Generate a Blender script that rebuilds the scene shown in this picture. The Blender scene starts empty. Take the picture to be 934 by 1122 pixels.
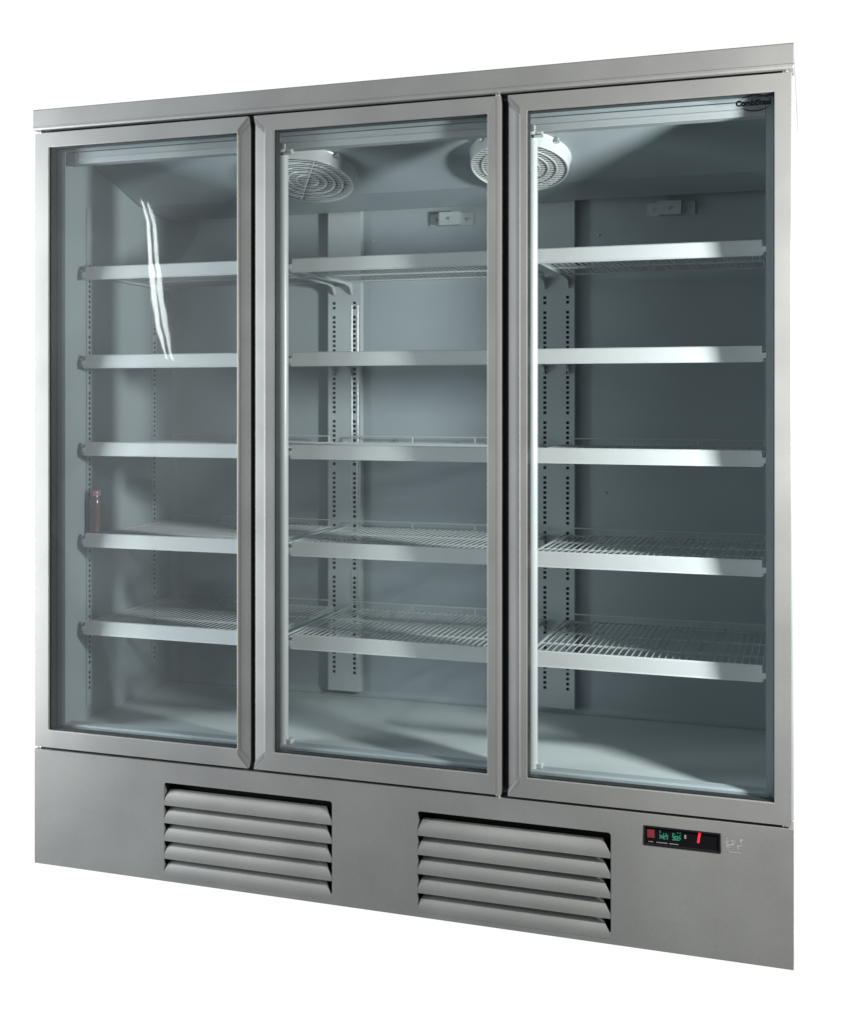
import bpy, bmesh, math, random
from mathutils import Vector, Matrix
random.seed(4)
S = bpy.context.scene
C = S.collection

# ------------------------------------------------------------------ camera
f_px, HY = 1301.0, 438.0
cam_d = bpy.data.cameras.new('camera'); cam = bpy.data.objects.new('camera', cam_d); C.objects.link(cam)
S.camera = cam
cam_d.sensor_fit = 'VERTICAL'; cam_d.sensor_height = 36.0; cam_d.sensor_width = 36.0
cam_d.lens = f_px / 1122.0 * 36.0
cam_d.shift_y = -(561.0 - HY) / 1122.0
cam_d.clip_start = 0.05; cam_d.clip_end = 200
cam.location = (1.9662, -2.6816, 1.2306)
cam.rotation_euler = (math.pi / 2, 0, math.atan2(1301.0, 4004.0))

# ------------------------------------------------------------------ world: white studio behind the cabinet, dim room in front of it
W = bpy.data.worlds.new('World'); S.world = W; W.use_nodes = True
wt = W.node_tree; wt.nodes.clear()
def wn(t, **k):
    n = wt.nodes.new(t)
    for a, b in k.items(): setattr(n, a, b)
    return n
def wl(a, b): wt.links.new(a, b)
wo = wn('ShaderNodeOutputWorld'); bg = wn('ShaderNodeBackground'); wl(bg.outputs[0], wo.inputs[0])
tc = wn('ShaderNodeTexCoord'); sep = wn('ShaderNodeSeparateXYZ'); wl(tc.outputs['Generated'], sep.inputs[0])
def ramp(src, stops, interp='LINEAR'):
    mr = wn('ShaderNodeMapRange'); mr.inputs[1].default_value = -1; mr.inputs[2].default_value = 1
    wl(src, mr.inputs[0])
    r = wn('ShaderNodeValToRGB'); r.color_ramp.interpolation = interp
    e = r.color_ramp.elements
    while len(e) > 1: e.remove(e[-1])
    e[0].position = (stops[0][0] + 1) / 2; e[0].color = (*stops[0][1], 1)
    for p, c in stops[1:]:
        q = e.new((p + 1) / 2); q.color = (*c, 1)
    wl(mr.outputs[0], r.inputs[0]); return r.outputs[0]
g = lambda v, b=1.0: (v, v * (1 + .03 * b), v * (1 + .05 * b))
# room brightness across x (brighter towards the unseen left side), used for directions that point away from the cabinet
roomx = ramp(sep.outputs['X'], [(-1, g(2.8)), (-.60, g(2.7)), (-.53, g(2.1)), (-.46, g(1.1)), (-.36, g(.5)), (-.28, g(.24)), (-.12, g(.09)), (.1, g(.06)), (.5, g(.07)), (1, g(.15))])
roomz = ramp(sep.outputs['Z'], [(-1, g(.25)), (-.45, g(.35)), (-.2, g(.62)), (0, g(.9)), (.2, g(1.0)), (.6, g(.7)), (1, g(.5))])
mul = wn('ShaderNodeMixRGB', blend_type='MULTIPLY'); mul.inputs[0].default_value = 1
wl(roomx, mul.inputs[1]); wl(roomz, mul.inputs[2])
nz = wn('ShaderNodeTexNoise'); nz.inputs['Scale'].default_value = 3.2; nz.inputs['Detail'].default_value = 3
wl(tc.outputs['Generated'], nz.inputs['Vector'])
nr = wn('ShaderNodeValToRGB'); nr.color_ramp.elements[0].position = .4; nr.color_ramp.elements[0].color = (.45,) * 3 + (1,)
nr.color_ramp.elements[1].position = .62; nr.color_ramp.elements[1].color = (1.0,) * 3 + (1,)
wl(nz.outputs[0], nr.inputs[0])
mul2 = wn('ShaderNodeMixRGB', blend_type='MULTIPLY'); mul2.inputs[0].default_value = 1
wl(mul.outputs[0], mul2.inputs[1]); wl(nr.outputs[0], mul2.inputs[2])
vo = wn('ShaderNodeTexVoronoi', distance='CHEBYCHEV'); vo.inputs['Scale'].default_value = 7
mp = wn('ShaderNodeMapping'); mp.inputs['Scale'].default_value = (1.3, 1.3, .8); wl(tc.outputs['Generated'], mp.inputs[0]); wl(mp.outputs[0], vo.inputs['Vector'])
vb = wn('ShaderNodeRGBToBW'); wl(vo.outputs['Color'], vb.inputs[0])
vm = wn('ShaderNodeMapRange'); vm.inputs[1].default_value = .2; vm.inputs[2].default_value = .8; vm.inputs[3].default_value = .82; vm.inputs[4].default_value = 1.15
wl(vb.outputs[0], vm.inputs[0])
mul3 = wn('ShaderNodeMixRGB', blend_type='MULTIPLY'); mul3.inputs[0].default_value = 1; wl(mul2.outputs[0], mul3.inputs[1]); wl(vm.outputs[0], mul3.inputs[2]); mul2 = mul3
isback = ramp(sep.outputs['Y'], [(-1, (0, 0, 0)), (.10, (0, 0, 0)), (.2, (1, 1, 1)), (1, (1, 1, 1))])
mx = wn('ShaderNodeMixRGB'); wl(isback, mx.inputs[0]); wl(mul2.outputs[0], mx.inputs[1])
mx.inputs[2].default_value = (1.03, 1.03, 1.03, 1)
wl(mx.outputs[0], bg.inputs[0]); bg.inputs[1].default_value = 1.0

# ------------------------------------------------------------------ lamps
def aim(o, tgt):
    o.rotation_euler = (Vector(tgt) - o.location).to_track_quat('-Z', 'Y').to_euler()
ld = bpy.data.lights.new('key_lamp', 'POINT'); ld.energy = 310; ld.shadow_soft_size = .105; ld.color = (1, .975, .94)
key = bpy.data.objects.new('key_lamp', ld); C.objects.link(key); key.location = (2.80, -.65, 1.42)
ad = bpy.data.lights.new('tube_lamp', 'AREA'); ad.shape = 'ELLIPSE'; ad.size = .020; ad.size_y = .66; ad.energy = .65
tube = bpy.data.objects.new('tube_lamp', ad); C.objects.link(tube)
_t, _b = Vector((-.665, -1.61, 2.06)), Vector((-.555, -1.61, 1.39))
_y = (_t - _b).normalized(); _z = -(Vector((.31, 0, 1.55)) - (_t + _b) / 2).normalized()
_x = _y.cross(_z).normalized(); _z = _x.cross(_y)
tube.matrix_world = Matrix.Translation((_t + _b) / 2) @ Matrix((_x, _y, _z)).transposed().to_4x4()

wd = bpy.data.lights.new('side_fill_lamp', 'AREA'); wd.shape = 'RECTANGLE'; wd.size = .5; wd.size_y = 2.3; wd.energy = 54; wd.color = (.97, .99, 1)  # unseen area lamp added to brighten the left frame
side_fill = bpy.data.objects.new('side_fill_lamp', wd); C.objects.link(side_fill); side_fill.location = (-1.0, -.78, 1.08); aim(side_fill, (.0, 0, 1.05))

S.view_settings.view_transform = 'Standard'; S.view_settings.look = 'None'
S.view_settings.exposure = 0; S.view_settings.gamma = 1
S.render.engine = 'CYCLES'
S.cycles.max_bounces = 12; S.cycles.transparent_max_bounces = 24; S.cycles.glossy_bounces = 4
S.cycles.caustics_reflective = False; S.cycles.caustics_refractive = False
S.cycles.sample_clamp_indirect = 4

# ------------------------------------------------------------------ materials
def mat(name, col, rough=.5, metal=0.0, grain=.0, gscale=900, bump=0.0, mottle=0.0, spec=.5, emis=None, aniso=0):
    m = bpy.data.materials.new(name); m.use_nodes = True
    nt = m.node_tree; b = nt.nodes['Principled BSDF']
    b.inputs['Base Color'].default_value = (*col, 1); b.inputs['Roughness'].default_value = rough
    b.inputs['Metallic'].default_value = metal; b.inputs['Specular IOR Level'].default_value = spec
    if emis:
        b.inputs['Emission Color'].default_value = (*emis[0], 1); b.inputs['Emission Strength'].default_value = emis[1]
    t = nt.nodes.new('ShaderNodeTexCoord')
    cur = None
    if grain or bump:
        n = nt.nodes.new('ShaderNodeTexNoise'); n.inputs['Scale'].default_value = gscale; n.inputs['Detail'].default_value = 2
        nt.links.new(t.outputs['Object'], n.inputs['Vector'])
        if grain:
            r = nt.nodes.new('ShaderNodeMapRange'); r.inputs[1].default_value = .3; r.inputs[2].default_value = .7
            r.inputs[3].default_value = 1 - grain; r.inputs[4].default_value = 1 + grain
            nt.links.new(n.outputs[0], r.inputs[0]); cur = r.outputs[0]
        if bump:
            bp = nt.nodes.new('ShaderNodeBump'); bp.inputs['Strength'].default_value = bump; bp.inputs['Distance'].default_value = .001
            nt.links.new(n.outputs[0], bp.inputs['Height']); nt.links.new(bp.outputs[0], b.inputs['Normal'])
    if mottle:
        n = nt.nodes.new('ShaderNodeTexNoise'); n.inputs['Scale'].default_value = 5; n.inputs['Detail'].default_value = 5
        nt.links.new(t.outputs['Object'], n.inputs['Vector'])
        r = nt.nodes.new('ShaderNodeMapRange'); r.inputs[1].default_value = .3; r.inputs[2].default_value = .7
        r.inputs[3].default_value = 1 - mottle; r.inputs[4].default_value = 1 + mottle
        nt.links.new(n.outputs[0], r.inputs[0])
        if cur:
            mm = nt.nodes.new('ShaderNodeMath'); mm.operation = 'MULTIPLY'
            nt.links.new(cur, mm.inputs[0]); nt.links.new(r.outputs[0], mm.inputs[1]); cur = mm.outputs[0]
        else: cur = r.outputs[0]
        rr = nt.nodes.new('ShaderNodeMapRange'); rr.inputs[1].default_value = .3; rr.inputs[2].default_value = .7
        rr.inputs[3].default_value = rough - .05; rr.inputs[4].default_value = rough + .06
        nt.links.new(n.outputs[0], rr.inputs[0]); nt.links.new(rr.outputs[0], b.inputs['Roughness'])
    if cur:
        v = nt.nodes.new('ShaderNodeVectorMath'); v.operation = 'SCALE'; v.inputs[0].default_value = col
        nt.links.new(cur, v.inputs['Scale']); nt.links.new(v.outputs[0], b.inputs['Base Color'])
    return m
M = {
 'steel': mat('grey_painted_steel', (.255, .26, .255), .35, .38, .055, 360, .04, .07),
 'kick': mat('grey_painted_steel_panel', (.225, .23, .225), .42, .3, .055, 360, .04, .07),
 'lid': mat('grey_lid_steel', (.255, .26, .255), .35, .38, .055, 360, .04, .07),
 'shell': mat('pale_side_steel', (.88, .88, .88), .5, 0, .02),
 'liner': mat('liner_paint', (.335, .38, .398), .42, 0, .05, 500, .03, .03),
 'floor': mat('pale_floor_steel', (.56, .61, .61), .36, 0, .04, 400, .02, .05),
 'rail': mat('rail_plastic', (.56, .575, .57), .38, 0, .03, 600, 0, .02),
 'wire': mat('coated_wire', (.46, .48, .48), .35),
 'pil': mat('slotted_post_steel', (.52, .56, .57), .22, .25, .04, 500, 0, .02),
 'mark': mat('embossed_paint', (.255, .26, .255), .5),
 'bezel': mat('bezel_plastic', (.006, .006, .006), .8, spec=.15),
 'black': mat('black_plastic', (.012, .012, .013), .4),
 'gasket': mat('dark_spacer', (.022, .025, .027), .45),
 'dark': mat('recess_shade', (.008, .008, .008), .8, spec=.1),  # near-black colour stands in for shade inside recesses
 'white': mat('white_plastic', (.58, .60, .59), .28, 0, .02, 400, spec=.8),
 'grip': mat('grip_cap_shade', (.11, .11, .11), .5),
 'stile_shade': mat('edge_shade_grey', (.19, .19, .185), .5, 0, .05, 380),
 'chrome': mat('bright_screw', (.6, .62, .62), .3, .8),
 'ink': mat('black_ink', (.004, .004, .004), 1, spec=0),
 'panel': mat('display_glass', (.006, .006, .007), .12),
 'red_lit': mat('red_segment', (.5, .01, .02), .5, emis=((1, .01, .04), 1.6)),
 'red_dim': mat('red_symbol', (.13, .012, .02), .6, emis=((.5, .01, .03), .05)),
 'green': mat('green_symbol', (.015, .13, .085), .6, emis=((.02, .45, .25), .09)),
 'grey': mat('grey_symbol', (.2, .2, .2), .5),
 'cap': mat('red_cap', (.5, .25, .25), .3),
}
def glassy(name, tint, wave=.0, scale=3.0, ior=1.5):
    m = bpy.data.materials.new(name); m.use_nodes = True
    nt = m.node_tree; nt.nodes.clear()
    o = nt.nodes.new('ShaderNodeOutputMaterial'); mixn = nt.nodes.new('ShaderNodeMixShader')
    tr = nt.nodes.new('ShaderNodeBsdfTransparent'); tr.inputs[0].default_value = (*tint, 1)
    gl = nt.nodes.new('ShaderNodeBsdfGlossy'); gl.inputs['Roughness'].default_value = .026
    gl.inputs[0].default_value = (.95, 1, 1, 1)
    fr = nt.nodes.new('ShaderNodeFresnel'); fr.inputs[0].default_value = ior
    ge = nt.nodes.new('ShaderNodeNewGeometry')
    inv = nt.nodes.new('ShaderNodeMath'); inv.operation = 'SUBTRACT'; inv.inputs[0].default_value = 1
    ml = nt.nodes.new('ShaderNodeMath'); ml.operation = 'MULTIPLY'
    nt.links.new(ge.outputs['Backfacing'], inv.inputs[1]); nt.links.new(inv.outputs[0], ml.inputs[0]); nt.links.new(fr.outputs[0], ml.inputs[1])
    nt.links.new(ml.outputs[0], mixn.inputs[0]); nt.links.new(tr.outputs[0], mixn.inputs[1]); nt.links.new(gl.outputs[0], mixn.inputs[2])
    nt.links.new(mixn.outputs[0], o.inputs[0])
    if wave:
        t = nt.nodes.new('ShaderNodeTexCoord'); n = nt.nodes.new('ShaderNodeTexNoise'); n.inputs['Scale'].default_value = scale
        n.inputs['Detail'].default_value = 1.6
        nt.links.new(t.outputs['Object'], n.inputs['Vector'])
        bp = nt.nodes.new('ShaderNodeBump'); bp.inputs['Strength'].default_value = 1; bp.inputs['Distance'].default_value = wave
        nt.links.new(n.outputs[0], bp.inputs['Height']); nt.links.new(bp.outputs[0], gl.inputs['Normal'])
    return m
M['glass'] = glassy('door_glass', (.972, .985, .988), .0009, 5.5)
M['reflected_bottle'] = mat('brown_bottle_plastic', (.15, .085, .07), .2, spec=1)

# ------------------------------------------------------------------ mesh helpers
class MB:
    def __init__(s): s.v = []; s.f = []
    def poly(s, *ps):
        i = len(s.v); s.v += [tuple(p) for p in ps]; s.f.append(tuple(range(i, i + len(ps)))); return s
    def box(s, x0, x1, y0, y1, z0, z1):
        i = len(s.v)
        s.v += [(x0,y0,z0),(x1,y0,z0),(x1,y1,z0),(x0,y1,z0),(x0,y0,z1),(x1,y0,z1),(x1,y1,z1),(x0,y1,z1)]
        s.f += [tuple(i + k for k in q) for q in ((0,3,2,1),(4,5,6,7),(0,1,5,4),(1,2,6,5),(2,3,7,6),(3,0,4,7))]; return s
    def prism_x(s, prof, x0, x1, x0b=None, x1b=None):
        """closed profile of (y,z) points extruded along x"""
        n = len(prof); i = len(s.v)
        s.v += [(x0 if not callable(x0) else x0(k), p[0], p[1]) for k, p in enumerate(prof)]
        s.v += [(x1 if not callable(x1) else x1(k), p[0], p[1]) for k, p in enumerate(prof)]
        for k in range(n):
            s.f.append((i + k, i + (k + 1) % n, i + n + (k + 1) % n, i + n + k))
        s.f.append(tuple(i + k for k in reversed(range(n)))); s.f.append(tuple(i + n + k for k in range(n))); return s
    def tube(s, a, b, r, n=8, cap=True):
        a = Vector(a); b = Vector(b); d = (b - a).normalized()
        u = d.orthogonal().normalized(); w = d.cross(u); i = len(s.v)
        for p in (a, b):
            for k in range(n):
                t = 2 * math.pi * k / n; s.v.append(tuple(p + r * (math.cos(t) * u + math.sin(t) * w)))
        for k in range(n): s.f.append((i + k, i + (k + 1) % n, i + n + (k + 1) % n, i + n + k))
        if cap: s.f.append(tuple(i + k for k in reversed(range(n)))); s.f.append(tuple(i + n + k for k in range(n)))
        return s
    def path(s, pts, r, n=6, closed=False):
        m = len(pts)
        for k in range(m if closed else m - 1): s.tube(pts[k], pts[(k + 1) % m], r, n, cap=True)
        return s
    def build(s, name, material, parent=None, bevel=0, smooth=False, seg=2, xf=None):
        me = bpy.data.meshes.new(name)
        v = s.v if xf is None else [tuple(xf @ Vector(p)) for p in s.v]
        me.from_pydata(v, [], s.f); me.update()
        bm = bmesh.new(); bm.from_mesh(me)
        bmesh.ops.remove_doubles(bm, verts=bm.verts, dist=1e-6) if bevel else None
        bmesh.ops.recalc_face_normals(bm, faces=bm.faces); bm.to_mesh(me); bm.free()
        me.materials.append(material)
        if smooth:
            for p in me.polygons: p.use_smooth = True
            me.set_sharp_from_angle(angle=math.radians(40))
        o = bpy.data.objects.new(name, me); C.objects.link(o)
        if parent: o.parent = parent
        if bevel:
            md = o.modifiers.new('bevel', 'BEVEL'); md.width = bevel; md.segments = seg; md.limit_method = 'ANGLE'; md.angle_limit = math.radians(30)
            md.harden_normals = False
        return o
def lathe(prof, cx, cy, z0, n=32):
    """prof list of (r,z) -> MB"""
    b = MB(); i0 = 0
    for r, z in prof:
        for k in range(n):
            t = 2 * math.pi * k / n; b.v.append((cx + r * math.cos(t), cy + r * math.sin(t), z0 + z))
    for j in range(len(prof) - 1):
        for k in range(n):
            b.f.append((j * n + k, j * n + (k + 1) % n, (j + 1) * n + (k + 1) % n, (j + 1) * n + k))
    b.f.append(tuple(reversed(range(n)))); b.f.append(tuple((len(prof) - 1) * n + k for k in range(n)))
    return b

fr = bpy.data.objects.new('display_fridge', None); C.objects.link(fr)
fr['label'] = 'tall grey steel display fridge with three glass doors and two louvred vents below'
fr['category'] = 'fridge'
WID = 1.93

# ------------------------------------------------------------------ cabinet
b = MB()
b.box(.0, .052, .056, .70, .012, 1.9435)            # left side
b.box(WID - .052, WID, .056, .70, .012, 1.9435)     # right side
b.box(.052, WID - .052, .645, .70, .012, 1.9435)    # back
b.box(.052, WID - .052, .056, .645, 1.925, 1.9435)  # top
b.box(.052, WID - .052, .056, .645, .30, .338)      # bottom deck
shell = b.build('cabinet_shell', M['shell'], fr)
# face frame round the three openings, painted like the liner
b = MB()
b.box(.0, .0595, .050, .0555, .306, 1.9435); b.box(WID - .0595, WID, .050, .0555, .306, 1.9435)
b.box(.0595, WID - .0595, .050, .0555, 1.895, 1.9435); b.box(.0595, WID - .0595, .050, .0555, .306, .344)
b.build('face_frame', M['liner'], fr)
# liner: inner walls, floor, back, with coved back corners
XL, XR, YB, ZF, ZT = .058, WID - .058, .622, .350, 1.915
b = MB()
def cove(cx, cy, r, a0, a1, n=6): return [(cx + r * math.cos(a0 + (a1 - a0) * k / n), cy + r * math.sin(a0 + (a1 - a0) * k / n)) for k in range(n + 1)]
rc = .028
pl = [(XL, .058)] + cove(XL + rc, YB - rc, rc, math.pi, math.pi / 2) + cove(XR - rc, YB - rc, rc, math.pi / 2, 0) + [(XR, .058)]
for k in range(len(pl) - 1):
    (xa, ya), (xb, yb) = pl[k], pl[k + 1]
    b.poly((xa, ya, ZF), (xb, yb, ZF), (xb, yb, ZT), (xa, ya, ZT))
b.f.append(tuple(range(0)) ) if False else None
b.poly(*[(x, y, ZT) for x, y in pl])
# cove strip between floor and back wall
for k in range(6):
    a0 = math.pi / 2 * k / 6; a1 = math.pi / 2 * (k + 1) / 6; r = .02
    p0 = (YB - r + r * math.sin(a0), ZF + r - r * math.cos(a0)); p1 = (YB - r + r * math.sin(a1), ZF + r - r * math.cos(a1))
    b.poly((XL + .02, p0[0] - .0005, p0[1] + .0005), (XR - .02, p0[0] - .0005, p0[1] + .0005), (XR - .02, p1[0] - .0005, p1[1] + .0005), (XL + .02, p1[0] - .0005, p1[1] + .0005))
b.build('liner', M['liner'], fr, smooth=True)
MB().poly(*[(x, y, ZF) for x, y in pl]).build('inner_floor', M['floor'], fr)
# front sill and header strip seen inside the doors
MB().prism_x([(.048, .345), (.048, .358), (.052, .362), (.082, .362), (.090, .3505), (.090, .345)], .052, WID - .052).build('sill', M['liner'], fr, bevel=.001)
M['head'] = mat('header_paint', (.36, .38, .385), .4, 0, .03)
hd = MB().prism_x([(.0565, 1.862), (.0565, 1.894), (.095, 1.894), (.095, 1.866), (.088, 1.862)], .060, WID - .060).build('header_strip', M['head'], fr, bevel=.0015)
MB().prism_x([(.0545, 1.8755), (.0545, 1.8775), (.0570, 1.8775), (.0570, 1.8755)], .062, WID - .062).build('seam', M['liner'], hd)
# sloping fan panel under the ceiling
y0, z0, y1, z1, y2, z2 = .085, 1.915, .42, 1.806, .575, 1.783
b = MB()
b.prism_x([(y0, z0), (y1, z1), (y2, z2), (y2, z2 + .004), (y1 + .001, z1 + .005), (y0, z0 + .005)], XL + .004, XR - .004)
fp = b.build('fan_panel', M['liner'], fr, bevel=.001)
# lid
b = MB(); b.prism_x([(-.006, 1.945), (-.008, 1.949), (-.008, 1.9975), (-.005, 2.0), (.70, 2.0), (.70, 1.945)], -.0005, WID + .0004)
lid = b.build('lid', M['lid'], fr, bevel=.0012)
b = MB(); b.prism_x([(-.0092, 1.9525), (-.0092, 1.9540), (-.0075, 1.9540), (-.0075, 1.9525)], .0, WID + .002); b.build('lid_seam', M['kick'], lid)

# mullions behind the door gaps
for mx_ in (.6425, 1.2855):
    m = MB().box(mx_ - .046, mx_ + .046, .050, .078, .352, 1.895).build('mullion', M['liner'], fr, bevel=.002)
    # unlit light strip clipped to the right flank of the mullion
    ls = MB().prism_x([(0, 0)], 0, 0) if False else None
for mx_, in ((.6935,), (1.3385,), (.045,)):
    if mx_ < .1: continue
    t = lathe([(.0125, 0), (.0125, 1.49)], mx_, .066, .376, 20).build('light_strip', M['white'], fr, smooth=True)
    lathe([(.0135, 0), (.0135, .02)], mx_, .066, .357, 16).build('end_cap', M['white'], t, smooth=True)
    lathe([(.0138, 0), (.0138, .016)], mx_, .066, 1.862, 16).build('end_cap', M['chrome'], t, smooth=True)
    MB().box(mx_ + .010, mx_ + .026, .056, .070, 1.853, 1.862).box(mx_ + .006, mx_ + .03, .05, .054, 1.846, 1.853).build('clip', M['white'], t, bevel=.001)
    q = MB().box(mx_ + .004, mx_ + .024, .058, .080, .362, .374).build('clip', M['white'], t, bevel=.002)
MB().box(.062, .092, .0515, .060, 1.858, 1.892).build('corner_bracket', M['grey'], fr, bevel=.002)

# ------------------------------------------------------------------ slotted posts (real holes, black sheet for the unlit hollow)
def slotted(name, x0, x1, cols, zlo, zhi, yf, yb, wall=None):
    """front face in plane y=yf (or, for wall posts, plane x) with punched holes"""
    pitch, hw, hh = .01405, .0042, .0040
    rows = []; z = 1.5175 if wall is None else 1.60; k = 8
    while z > zlo + .045:
        if k % 11 != 10 and z < zhi - .03: rows.append(z)
        z -= pitch; k += 1
    rows.reverse()
    zs = [zlo]
    for r in rows: zs += [r - hh, r + hh]
    zs.append(zhi)
    xs = [x0]
    for c in cols: xs += [c - hw, c + hw]
    xs.append(x1)
    b = MB()
    def P(x, y, z): return (x, y, z) if wall is None else (wall + (y if wall < 1 else -y), x, z)
    for i in range(len(xs) - 1):
        for j in range(len(zs) - 1):
            if i % 2 == 1 and j % 2 == 1: continue
            b.poly(P(xs[i], yf, zs[j]), P(xs[i + 1], yf, zs[j]), P(xs[i + 1], yf, zs[j + 1]), P(xs[i], yf, zs[j + 1]))
    b.poly(P(x0, yf, zlo), P(x0, yb, zlo), P(x0, yb, zhi), P(x0, yf, zhi))
    b.poly(P(x1, yf, zlo), P(x1, yb, zlo), P(x1, yb, zhi), P(x1, yf, zhi))
    b.poly(P(x0, yf, zlo), P(x1, yf, zlo), P(x1, yb, zlo), P(x0, yb, zlo))
    me = bpy.data.meshes.new(name); me.from_pydata(b.v, [], b.f)
    bm = bmesh.new(); bm.from_mesh(me); bmesh.ops.remove_doubles(bm, verts=bm.verts, dist=1e-6)
    bmesh.ops.recalc_face_normals(bm, faces=bm.faces); bm.to_mesh(me); bm.free()
    me.materials.append(M['pil']); o = bpy.data.objects.new(name, me); C.objects.link(o); o.parent = fr
    d = MB()
    ym = yf + (yb - yf) * .35
    d.poly(P(x0 + .0006, ym, zlo + .001), P(x1 - .0006, ym, zlo + .001), P(x1 - .0006, ym, zhi), P(x0 + .0006, ym, zhi))
    d.build('slot_shade', M['dark'], o)  # near-black sheet puts the shade of the hollow post into colour
    return o
for c in (.645, 1.285):
    p = slotted('slotted_post', c - .052, c + .052, (c - .0325, c + .0325), .366, 1.795, .598, .621)
    for hx_ in ((c + .0325 - .009, c + .0325 + .010) if c < 1 else ()): MB().tube((hx_, .5985, .42), (hx_, .5985, 1.51), .0022, 10).build('highlight_bead', M['chrome'], p, smooth=True)  # beads added to catch a bright highlight beside the slots
    MB().box(c - .052, c + .052, .5965, .5975, .366, .3675).build('post_foot', M['pil'], p)
for xw in (XL, XR):
    for yc in (.158, .500):
        slotted('wall_post', yc - .011, yc + .011, (yc,), .385 if yc < .3 else .40, 1.76, .0045, .0002, wall=xw)

# back wall screws and the hat brackets under the fan panel
for x, z in ((.73, 1.70), (1.06, 1.12), (.40, 1.71), (1.40, 1.69), (.80, 1.112), (1.42, .97)):
    lathe([(.0045, 0), (.0035, .003)], 0, 0, 0, 12).build('screw', M['chrome'], fr, xf=Matrix.Translation((x, .6215, z)) @ Matrix.Rotation(math.pi / 2, 4, 'X'))
for c in (.972, 1.600):
    b = MB(); w = .030
    prof = [(c - .065, .621), (c - .065, .6175), (c - w, .6175), (c - w, .592), (c + w, .592), (c + w, .6175), (c + .065, .6175), (c + .065, .621)]
    n = len(prof); i = 0
    for zz in (1.735, 1.772): b.v += [(x, y, zz) for x, y in prof]
    for k in range(n): b.f.append((k, (k + 1) % n, n + (k + 1) % n, n + k))
    b.f.append(tuple(range(n))); b.f.append(tuple(range(n, 2 * n)))
    h = b.build('hat_bracket', M['pil'], fr)
    for dx, yy in ((0, .5915), (-.048, .617), (.048, .617)):
        lathe([(.005, 0), (.004, .003)], 0, 0, 0, 12).build('screw', M['chrome'], h, xf=Matrix.Translation((c + dx, yy, 1.753)) @ Matrix.Rotation(math.pi / 2, 4, 'X'))

# ------------------------------------------------------------------ fans on the sloping panel
slope = math.atan2(z1 - z0, y1 - y0)
for fx in (.672, 1.258):
    fy = .278; fz = z0 + (fy - y0) * math.tan(slope)
    xf = Matrix.Translation((fx, fy, fz)) @ Matrix.Rotation(slope, 4, 'X') @ Matrix.Rotation(math.pi, 4, 'X')   # local +z points out of the panel, down
    R, H, n = .128, .034, 56
    b = MB()
    prof = [(R + .003, 0), (R, .006), (R - .002, H - .006), (R - .004, H), (R - .006, H), (R - .007, .0)]
    for r, z in prof:
        for k in range(n):
            t = 2 * math.pi * k / n; b.v.append((r * math.cos(t), r * math.sin(t), z))
    for j in range(len(prof) - 1):
        for k in range(n): b.f.append((j * n + k, j * n + (k + 1) % n, (j + 1) * n + (k + 1) % n, (j + 1) * n + k))
    fan = b.build('fan', M['white'], fr, xf=xf, smooth=True)
    g_ = MB(); zz = H - .005
    for rr in (.030, .052, .074, .096):
        pts = [(rr * math.cos(2 * math.pi * k / 40), rr * math.sin(2 * math.pi * k / 40), zz + .003) for k in range(40)]
        g_.path(pts, .0018, 5, closed=True)
    yy = -.110
    while yy < .115:
        L = math.sqrt(max(0, (R - .007) ** 2 - yy ** 2)); g_.tube((-L, yy, zz), (L, yy, zz), .0017, 5); yy += .0094
    g_.tube((-.06, -.100, zz + .003), (.06, .100, zz + .003), .0016, 5)
    g_.build('grille', M['white'], fan, xf=xf)
    d = MB(); d.v += [((R - .011) * math.cos(2 * math.pi * k / 40), (R - .011) * math.sin(2 * math.pi * k / 40), .004) for k in range(40)]; d.f.append(tuple(range(40)))
    d.build('fan_opening', M['dark'], fan, xf=xf)
    bl = MB()
    for k in range(5):
        a = 2 * math.pi * k / 5
        P = lambda r, da, z: (r * math.cos(a + da), r * math.sin(a + da), z)
        bl.poly(P(.03, -.3, .010), P(.108, -.35, .008), P(.112, .0, .014), P(.108, .4, .022), P(.03, .5, .018))
    bl.build('fan_blades', M['black'], fan, xf=xf)
    for a in (.6, 2.2, 3.75, 5.35):
        q = lathe([(.007, 0), (.007, .010), (.004, .013)], (R + .006) * math.cos(a), (R + .006) * math.sin(a), .0, 12)
        q.build('screw', M['chrome'], fan, xf=xf)

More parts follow.
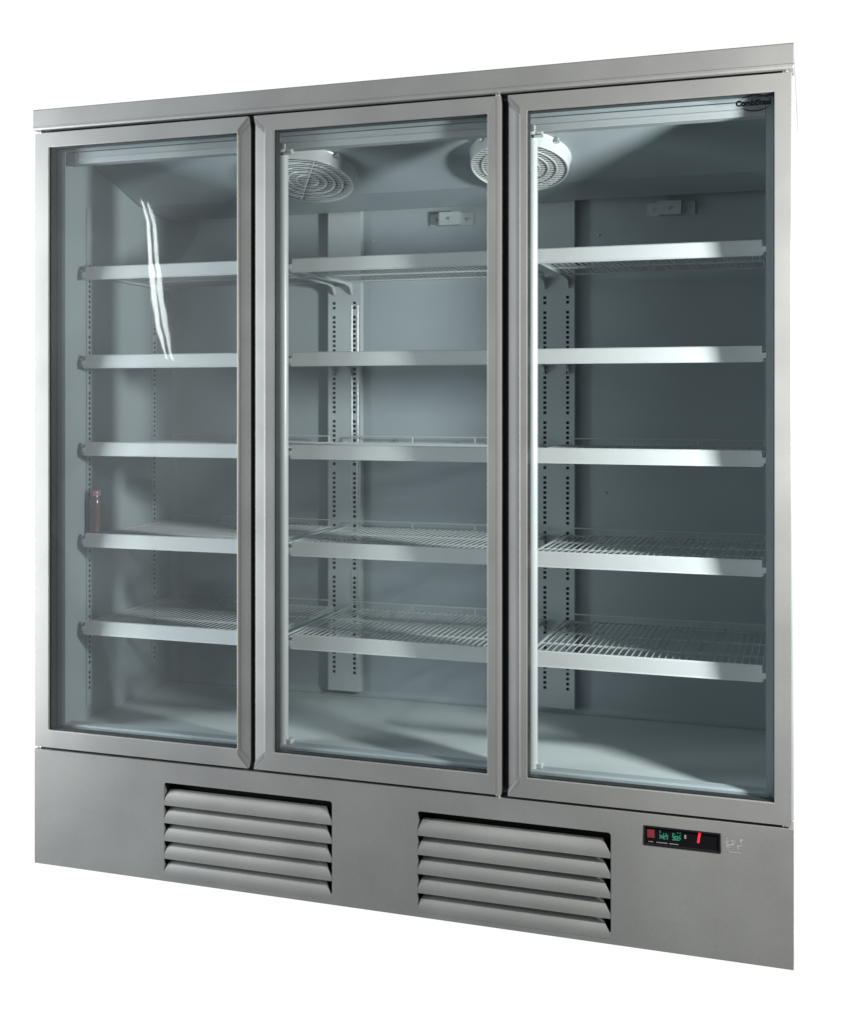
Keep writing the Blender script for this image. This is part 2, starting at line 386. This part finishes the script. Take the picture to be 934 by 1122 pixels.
# ------------------------------------------------------------------ shelves
tops = (1.592, 1.352, 1.115, .867, .629)
def make_shelf(gx0, gx1, rx0, rx1, zt, place):
    sh = bpy.data.objects.new('shelf', None); C.objects.link(sh); sh.parent = fr
    h = .036
    # price rail: slim channel with rolled lips
    prof = [(.100, zt - h + .004), (.098, zt - h), (.102, zt - h - .001), (.106, zt - h + .003), (.104, zt - h + .007),
            (.108, zt - .004), (.116, zt - .002), (.116, zt), (.1085, zt + .001), (.1055, zt - .0015)]
    rl = MB().prism_x(prof, rx0, rx1).build('price_rail', M['rail'], sh, bevel=.0006)
    for x, s in ((rx0, -1), (rx1, 1)):
        e = MB()
        xa, xb = sorted((x, x + s * .009)); e.box(xa, xb, .101, .106, zt - .028, zt - .015)
        xa, xb = sorted((x + s * .0005, x + s * .004)); e.box(xa, xb, .100, .106, zt - .034, zt - .0285)
        e.build('rail_end', M['rail'], rl, bevel=.0005)
    zg = zt - .010
    w = MB(); n = int((gx1 - gx0) / .0158)
    for k in range(n + 1):
        x = gx0 + (gx1 - gx0) * k / n
        w.tube((x, .106, zg), (x, .572, zg), .0015 if 0 < k < n else .003, 5)
    for y in (.112, .118, .262, .268, .41, .416, .566, .572): w.tube((gx0, y, zg - .0035), (gx1, y, zg - .0035), .0026, 6)
    w.build('wire_grid', M['wire'], sh)
    s_ = MB(); zs = zt + .008
    a0, a1 = gx0 + .012, gx1 - .012
    s_.tube((a0, .572, zs), (a1, .572, zs), .0022, 6)
    for k in range(4):
        x = a0 + (a1 - a0) * k / 3; s_.tube((x, .572, zg), (x, .572, zs), .002, 6)
    s_.build('back_stop', M['wire'], sh)
    for x in (gx0 + .003, gx1 - .003):
        a = MB(); t = .0012
        pr = [(.13, zg - .006), (.13, zg - .012), (.54, zg - .014), (.575, zg - .020), (.592, zg - .040), (.597, zg - .040), (.597, zg - .006)]
        a.prism_x(pr, x - t, x + t); a.build('shelf_arm', M['pil'], sh)
    return sh
cols = ((.072, .618, .084, .606), (.667, 1.256, .699, 1.236), (1.318, 1.861, 1.338, 1.860))
side = ('left', 'middle', 'right')
for ci, (a, b_, c, d) in enumerate(cols):
    for zi, z in enumerate(tops):
        make_shelf(a, b_, c, d, z, (ci, zi))

# ------------------------------------------------------------------ doors
ZB, ZTOP = .310, 1.938
gz0, gz1 = .356, 1.899
def make_door(x0, x1, gx0, gx1, handle, soft=None):
    """handle: -1 grip on left stile, +1 on right; soft: side given a strip of painted shade"""
    D = .046
    b = MB()
    caps = []
    # top and bottom rails, stiles as one welded ring; grip side is a slanted face with mitred ends
    def stile(side, grip, soft_):
        s = -1 if side == 'L' else 1
        xo = x0 if side == 'L' else x1; xi = gx0 if side == 'L' else gx1
        if grip:
            xc = xo - s * .029
            zt_, zb_ = ZTOP, ZB
            # flat strip beside glass
            b.poly((xc, 0, ZB + .030), (xi, 0, gz0), (xi, 0, gz1), (xc, 0, ZTOP - .030))
            # corner flats
            b.poly((xo, 0, ZTOP), (xc, 0, ZTOP - .030), (xi, 0, gz1), (xi, 0, ZTOP))
            b.poly((xo, 0, ZB), (xi, 0, ZB), (xi, 0, gz0), (xc, 0, ZB + .030))
            yr, yc = .0085, .0035
            # mitre end caps
            b.poly((xo, 0, ZTOP), (xo, yr, ZTOP - .016), (xc, yc, ZTOP - .044), (xc, 0, ZTOP - .030))
            b.poly((xo, 0, ZB), (xc, 0, ZB + .030), (xc, yc, ZB + .044), (xo, yr, ZB + .016))
            for sg, ze in ((-1, ZTOP), (1, ZB)):
                q = MB(); e1 = .0008
                A = [(xo, e1 * 0 - .0006, ze + sg * .001), (xo, yr - .001, ze + sg * .0175), (xc, yc - .002, ze + sg * .0455), (xc, -.0006, ze + sg * .031)]
                B_ = [(p[0], p[1] + .003, p[2]) for p in A]
                q.poly(*A); q.poly(*B_)
                for k in range(4): q.poly(A[k], A[(k + 1) % 4], B_[(k + 1) % 4], B_[k])
                caps.append(q)
            # little step and slanted face
            b.poly((xc, 0, ZB + .030), (xc, 0, ZTOP - .030), (xc, yc, ZTOP - .044), (xc, yc, ZB + .044))
            b.poly((xc, yc, ZB + .044), (xc, yc, ZTOP - .044), (xo, yr, ZTOP - .016), (xo, yr, ZB + .016))
            b.poly((xo, yr, ZB + .016), (xo, yr, ZTOP - .016), (xo, 0, ZTOP), (xo, D, ZTOP), (xo, D, ZB), (xo, 0, ZB))
        elif soft_:
            pts = [(xi, 0)]
            for k in range(9):
                a = k / 8; pts.append((xo - s * .012 * (1 - a), 0))
            for k in range(len(pts) - 1):
                (xa, ya), (xb, yb) = pts[k], pts[k + 1]
                if k == 0:
                    b.poly((xa, ya, gz0), (xb, yb, ZB), (xb, yb, ZTOP), (xa, ya, gz1))
                    b.poly((xa, ya, gz0), (xa, ya, ZB), (xb, yb, ZB)); b.poly((xa, ya, gz1), (xb, yb, ZTOP), (xa, ya, ZTOP))
                else: b.poly((xa, ya, ZB), (xb, yb, ZB), (xb, yb, ZTOP), (xa, ya, ZTOP))
            b.poly((xo, 0, ZB), (xo, 0, ZTOP), (xo, D, ZTOP), (xo, D, ZB))
        else:
            b.poly((xo, 0, ZB), (xi, 0, ZB), (xi, 0, gz0), (xi, 0, gz1), (xi, 0, ZTOP), (xo, 0, ZTOP))
            b.poly((xo, 0, ZB), (xo, 0, ZTOP), (xo, D, ZTOP), (xo, D, ZB))
        # reveal towards glass
        b.poly((xi, 0, gz0), (xi, .0055, gz0), (xi, .0055, gz1), (xi, 0, gz1))
    stile('L', handle == -1, soft == -1); stile('R', handle == 1, soft == 1)
    b.poly((gx0, 0, gz1), (gx1, 0, gz1), (gx1, 0, ZTOP), (gx0, 0, ZTOP)); b.poly((gx0, 0, ZB), (gx1, 0, ZB), (gx1, 0, gz0), (gx0, 0, gz0))
    b.poly((gx0, 0, gz1), (gx1, 0, gz1), (gx1, .0055, gz1), (gx0, .0055, gz1)); b.poly((gx0, 0, gz0), (gx1, 0, gz0), (gx1, .0055, gz0), (gx0, .0055, gz0))
    # outer top/bottom and back ring
    b.poly((x0, 0, ZTOP), (x1, 0, ZTOP), (x1, D, ZTOP), (x0, D, ZTOP)); b.poly((x0, 0, ZB), (x1, 0, ZB), (x1, D, ZB), (x0, D, ZB))
    gi = .012
    for (a0, a1, c0, c1) in ((x0, gx0 - gi, ZB, ZTOP), (gx1 + gi, x1, ZB, ZTOP), (gx0 - gi, gx1 + gi, ZB, gz0 - gi), (gx0 - gi, gx1 + gi, gz1 + gi, ZTOP)):
        b.poly((a0, D, c0), (a1, D, c0), (a1, D, c1), (a0, D, c1))
    me = bpy.data.meshes.new('door'); me.from_pydata(b.v, [], b.f)
    bm = bmesh.new(); bm.from_mesh(me); bmesh.ops.remove_doubles(bm, verts=bm.verts, dist=1e-5)
    bmesh.ops.recalc_face_normals(bm, faces=bm.faces)
    c = sum((fa.normal.y * fa.calc_area() for fa in bm.faces if abs(fa.calc_center_median().y) < 1e-4))
    if c > 0: bmesh.ops.reverse_faces(bm, faces=bm.faces)
    wl_ = bm.edges.layers.float.new('bevel_weight_edge')
    for e in bm.edges:
        if len(e.link_faces) == 2 and e.calc_face_angle() > math.radians(28):
            if soft and all(abs(v_.co.x - x1) < 1e-4 for v_ in e.verts): continue
            e[wl_] = 1.0
    bm.to_mesh(me); bm.free()
    me.materials.append(M['steel'])
    dr = bpy.data.objects.new('door', me); C.objects.link(dr); dr.parent = fr
    md = dr.modifiers.new('bevel', 'BEVEL'); md.width = .0016; md.segments = 2; md.limit_method = 'WEIGHT'
    if soft: MB().box(x1 - .0085, x1 + .0003, -.0007, .004, ZB - .0003, ZTOP + .0003).build('edge_shade', M['stile_shade'], dr)  # dark strip puts the shade along this stile edge into colour
    for q in caps: q.build('grip_cap', M['grip'], dr, bevel=.0005)  # end caps in darker grey, shade of the mitre faces put into colour
    # spacer bars between the panes (dark), outer bead
    sp = MB(); ya, yb = .0095, .0300
    t = .008
    sp.box(gx0 - t, gx0 + .0015, ya, yb, gz0 - t, gz1 + t); sp.box(gx1 - .0015, gx1 + t, ya, yb, gz0 - t, gz1 + t)
    sp.box(gx0 + .0016, gx1 - .0016, ya, yb, gz1 - .0015, gz1 + t); sp.box(gx0 + .0016, gx1 - .0016, ya, yb, gz0 - t, gz0 + .0015)
    sp.build('spacer_bar', M['gasket'], dr)
    gk = MB(); t2 = .012
    for (a0, a1, c0, c1) in ((gx0 - .030, gx0 - .006, gz0 - .02, gz1 + .02), (gx1 + .006, gx1 + .030, gz0 - .02, gz1 + .02)):
        gk.box(a0, a1, .0342, .0488, c0, c1)
    gk.box(gx0 - .0055, gx1 + .0055, .0342, .0488, gz1 + .006, gz1 + .020); gk.box(gx0 - .0055, gx1 + .0055, .0342, .0488, gz0 - .020, gz0 - .006)
    gk.build('gasket', M['gasket'], dr)
    for y in (.0056, .0302):
        MB().box(gx0 - .010, gx1 + .010, y, y + .0036, gz0 - .010, gz1 + .010).build('glass_pane', M['glass'], dr)
    return dr
d1 = make_door(.0, .6285, .043, .596, 1)
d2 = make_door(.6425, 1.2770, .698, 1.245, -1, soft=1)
d3 = make_door(1.2945, 1.926, 1.341, 1.890, -1)
# door hinges and gap studs
for x, z in ((1.912, 1.9415), (1.912, .3065), (.012, 1.9415), (.012, .3065), (1.268, 1.9415), (1.268, .3065)):
    lathe([(.0075, 0), (.0075, .0055)], x, .016, z - .0028, 14).build('hinge_pin', M['chrome'], fr, smooth=True)

# badge printed on the right-hand glass
def text_mesh(body, size, name, material, parent, loc, ext=.0002, off=0.0, shear=0.0, sx=1.0):
    cu = bpy.data.curves.new(name, 'FONT'); cu.body = body; cu.size = size; cu.extrude = ext; cu.offset = off; cu.shear = shear
    cu.align_x = 'CENTER'; cu.align_y = 'CENTER'; cu.resolution_u = 4
    to = bpy.data.objects.new(name, cu); C.objects.link(to)
    bpy.context.view_layer.update()
    me = bpy.data.meshes.new_from_object(to.evaluated_get(bpy.context.evaluated_depsgraph_get()))
    bpy.data.objects.remove(to); me.name = name; me.materials.clear(); me.materials.append(material)
    me.transform(Matrix.Translation(loc) @ Matrix.Rotation(math.pi / 2, 4, 'X') @ Matrix.Diagonal((sx, 1, 1, 1)))
    o = bpy.data.objects.new(name, me); C.objects.link(o); o.parent = parent; return o
bx_, bz_ = 1.8495, 1.8785
bd = text_mesh('CombiSteel', .0168, 'badge_lettering', M['ink'], d3, (bx_ - .0035, .0048, bz_), off=.0010, sx=.95)
arc = MB()
for sgn, a0, a1 in ((1, .12, .88), (-1, .12, .88)):
    N = 28; pin = []; pout = []
    for k in range(N + 1):
        t = math.pi * (a0 + (a1 - a0) * k / N); thick = .0032 * math.sin(math.pi * k / N)
        px = bx_ + .035 * math.cos(t); pz = bz_ + sgn * .0155 * math.sin(t)
        pin.append((px, .0050, pz)); pout.append((px, .0050, pz + sgn * thick))
    for k in range(N): arc.poly(pin[k], pin[k + 1], pout[k + 1], pout[k])
arc.build('badge_arcs', M['ink'], bd)

# ------------------------------------------------------------------ base panel with louvred vents
VX = ((.390, .854), (1.074, 1.535)); VZ = (.024, .252); KZ = .303
b = MB(); yk = -.001
def fq(xa, xb, za, zb): b.poly((xa, yk, za), (xb, yk, za), (xb, yk, zb), (xa, yk, zb))
DX = (1.609, 1.776); DZ = (.2345, .2775)
rr_ = .007
def opening(xa, xb, za, zb, X0, X1):
    """front sheet between X0..X1 with a rounded rectangular opening"""
    pts = []
    for cx_, cz_, a in ((xb - rr_, zb - rr_, 0), (xa + rr_, zb - rr_, 90), (xa + rr_, za + rr_, 180), (xb - rr_, za + rr_, 270)):
        for k in range(5):
            t = math.radians(a + 90 * k / 4); pts.append((cx_ + rr_ * math.cos(t), cz_ + rr_ * math.sin(t)))
    n = len(pts)
    outer = [(X1, KZ), (X0, KZ), (X0, 0), (X1, 0)]
    for q in range(4):
        seg = pts[q * 5:q * 5 + 5]
        o = outer[q]
        for k in range(4): b.poly((o[0], yk, o[1]), (seg[k][0], yk, seg[k][1]), (seg[k + 1][0], yk, seg[k + 1][1]))
        nx = pts[(q * 5 + 5) % n]; o2 = outer[(q + 1) % 4]
        b.poly((o[0], yk, o[1]), (seg[4][0], yk, seg[4][1]), (nx[0], yk, nx[1]), (o2[0], yk, o2[1]))
    for k in range(n):
        p, q = pts[k], pts[(k + 1) % n]
        b.poly((p[0], yk, p[1]), (q[0], yk, q[1]), (q[0], .03, q[1]), (p[0], .03, p[1]))
xm1, xm2 = .96, 1.57
opening(VX[0][0], VX[0][1], VZ[0], VZ[1], 0.0, xm1); opening(VX[1][0], VX[1][1], VZ[0], VZ[1], xm1, xm2)
fq(xm2, WID, 0, DZ[0]); fq(xm2, WID, DZ[1], KZ); fq(xm2, DX[0], DZ[0], DZ[1]); fq(DX[1], WID, DZ[0], DZ[1])
b.poly((0, yk, KZ), (WID, yk, KZ), (WID, .05, KZ), (0, .05, KZ)); b.poly((0, yk, 0), (WID, yk, 0), (WID, .05, 0), (0, .05, 0))
b.poly((0, yk, 0), (0, .05, 0), (0, .05, KZ), (0, yk, KZ)); b.poly((WID, yk, 0), (WID, .05, 0), (WID, .05, KZ), (WID, yk, KZ))
me = bpy.data.meshes.new('base_panel'); me.from_pydata(b.v, [], b.f)
bm = bmesh.new(); bm.from_mesh(me); bmesh.ops.remove_doubles(bm, verts=bm.verts, dist=1e-5); bmesh.ops.recalc_face_normals(bm, faces=bm.faces); bm.to_mesh(me); bm.free()
me.materials.append(M['kick']); kick = bpy.data.objects.new('base_panel', me); C.objects.link(kick); kick.parent = fr
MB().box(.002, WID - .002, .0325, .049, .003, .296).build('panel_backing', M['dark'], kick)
for (xa, xb) in VX:
    v = bpy.data.objects.new('vent', None); C.objects.link(v); v.parent = fr
    pitch = .0455
    for k in range(5):
        zb = VZ[0] - .012 + k * pitch
        zt_ = zb + .0385
        N = 10; prof = []
        for q in range(N + 1):
            a = q / N
            prof.append((yk - .0004 + .017 * a ** 3.3, zb + (zt_ - zb) * a))
        s_ = MB(); rows = []
        for q, (y, z) in enumerate(prof):
            a = q / N; ins = .0008 + .020 * max(0, (a - .25) / .75) ** 1.3
            rows.append(((xa + ins * .5, y, z), (xb - ins, y, z)))
        for q in range(N):
            (l0, r0), (l1, r1) = rows[q], rows[q + 1]
            s_.poly(l0, r0, r1, l1)
        # folded lip under the front edge
        l0, r0 = rows[0]
        s_.poly(l0, r0, (r0[0], r0[1] + .004, r0[2] - .001), (l0[0], l0[1] + .004, l0[2] - .001))
        s_.build('louvre', M['kick'], v, smooth=True)

# digital controller
ctl = MB().box(DX[0] + .0004, DX[1] - .0004, .0015, .020, DZ[0] + .0004, DZ[1] - .0004).build('controller', M['panel'], fr, bevel=.0015)
bz = MB(); e_ = .003
bz.box(DX[0] - .0006, DX[1] + .0006, -.0022, .001, DZ[1] - e_, DZ[1] + .0006).box(DX[0] - .0006, DX[1] + .0006, -.0022, .001, DZ[0] - .0006, DZ[0] + e_)
bz.box(DX[0] - .0006, DX[0] + e_, -.0022, .001, DZ[0] + e_, DZ[1] - e_).box(DX[1] - e_, DX[1] + .0006, -.0022, .001, DZ[0] + e_, DZ[1] - e_)
bz.build('bezel', M['bezel'], ctl, bevel=.0006)
cz = .2600
MB().box(DX[0] + .007, DX[0] + .0235, .0004, .0012, cz - .0090, cz + .0090).build('red_button', M['red_dim'], ctl)
def cells(cx_, seed):
    random.seed(seed); q = MB()
    for i in range(7):
        for j in range(7):
            if random.random() < (.35 if j > 3 else .8):
                x = cx_ - .0095 + i * .0027; z = cz - .0095 + j * .0027
                q.box(x, x + .0024, .0004, .0012, z, z + .0023)
    return q
cells(DX[0] + .044, 3).build('green_indicator', M['green'], ctl); cells(DX[0] + .072, 8).build('green_indicator', M['green'], ctl)
MB().box(DX[0] + .089, DX[0] + .093, .0004, .0012, cz - .003, cz + .005).build('grey_indicator', M['grey'], ctl)
text_mesh('1', .033, 'digit', M['red_lit'], ctl, (DX[0] + .119, .0007, cz + .0015), off=.0007, shear=.15)
for xa, xb in ((.010, .020), (.028, .052), (.056, .076)): MB().box(DX[0] + xa, DX[0] + xb, .0004, .0012, DZ[0] + .0068, DZ[0] + .0082).build('caption_line', M['grey'], ctl)
# faint embossed mark beside the controller
em = MB(); random.seed(11)
for k in range(26):
    x = DX[1] + .008 + random.random() * .034; z = .243 + random.random() * .024
    em.box(x, x + .003 + random.random() * .004, yk - .0002 - k * .00001, yk + .0002 + k * .00001, z, z + .0012 + random.random() * .003)
em.box(DX[1] + .018, DX[1] + .044, yk - .00055, yk + .0006, .2385, .2400)
em.build('embossed_mark', M['mark'], kick)

# ------------------------------------------------------------------ bottle standing in for a glass reflection, fourth shelf down, far left
bx0, by0, bz0 = .0865, .150, tops[3] - .010 + .0018
prof = [(.0150, 0), (.0170, .003), (.0174, .014), (.0158, .022), (.0174, .030), (.0158, .040), (.0174, .048), (.0158, .058), (.0174, .068), (.0176, .086), (.0168, .096), (.0140, .104), (.0136, .108)]
bt = lathe(prof, 0, 0, 0, 28).build('reflected_bottle', M['reflected_bottle'], None, smooth=True)
bt.location = (bx0, by0, bz0)
bt['label'] = 'small brown bottled drink with red cap, a door-glass reflection built as a solid'
bt['category'] = 'reflected_bottle'
lathe([(.0145, 0), (.0150, .001), (.0150, .013), (.0140, .0145)], 0, 0, .1075, 24).build('cap', M['cap'], bt, smooth=True)
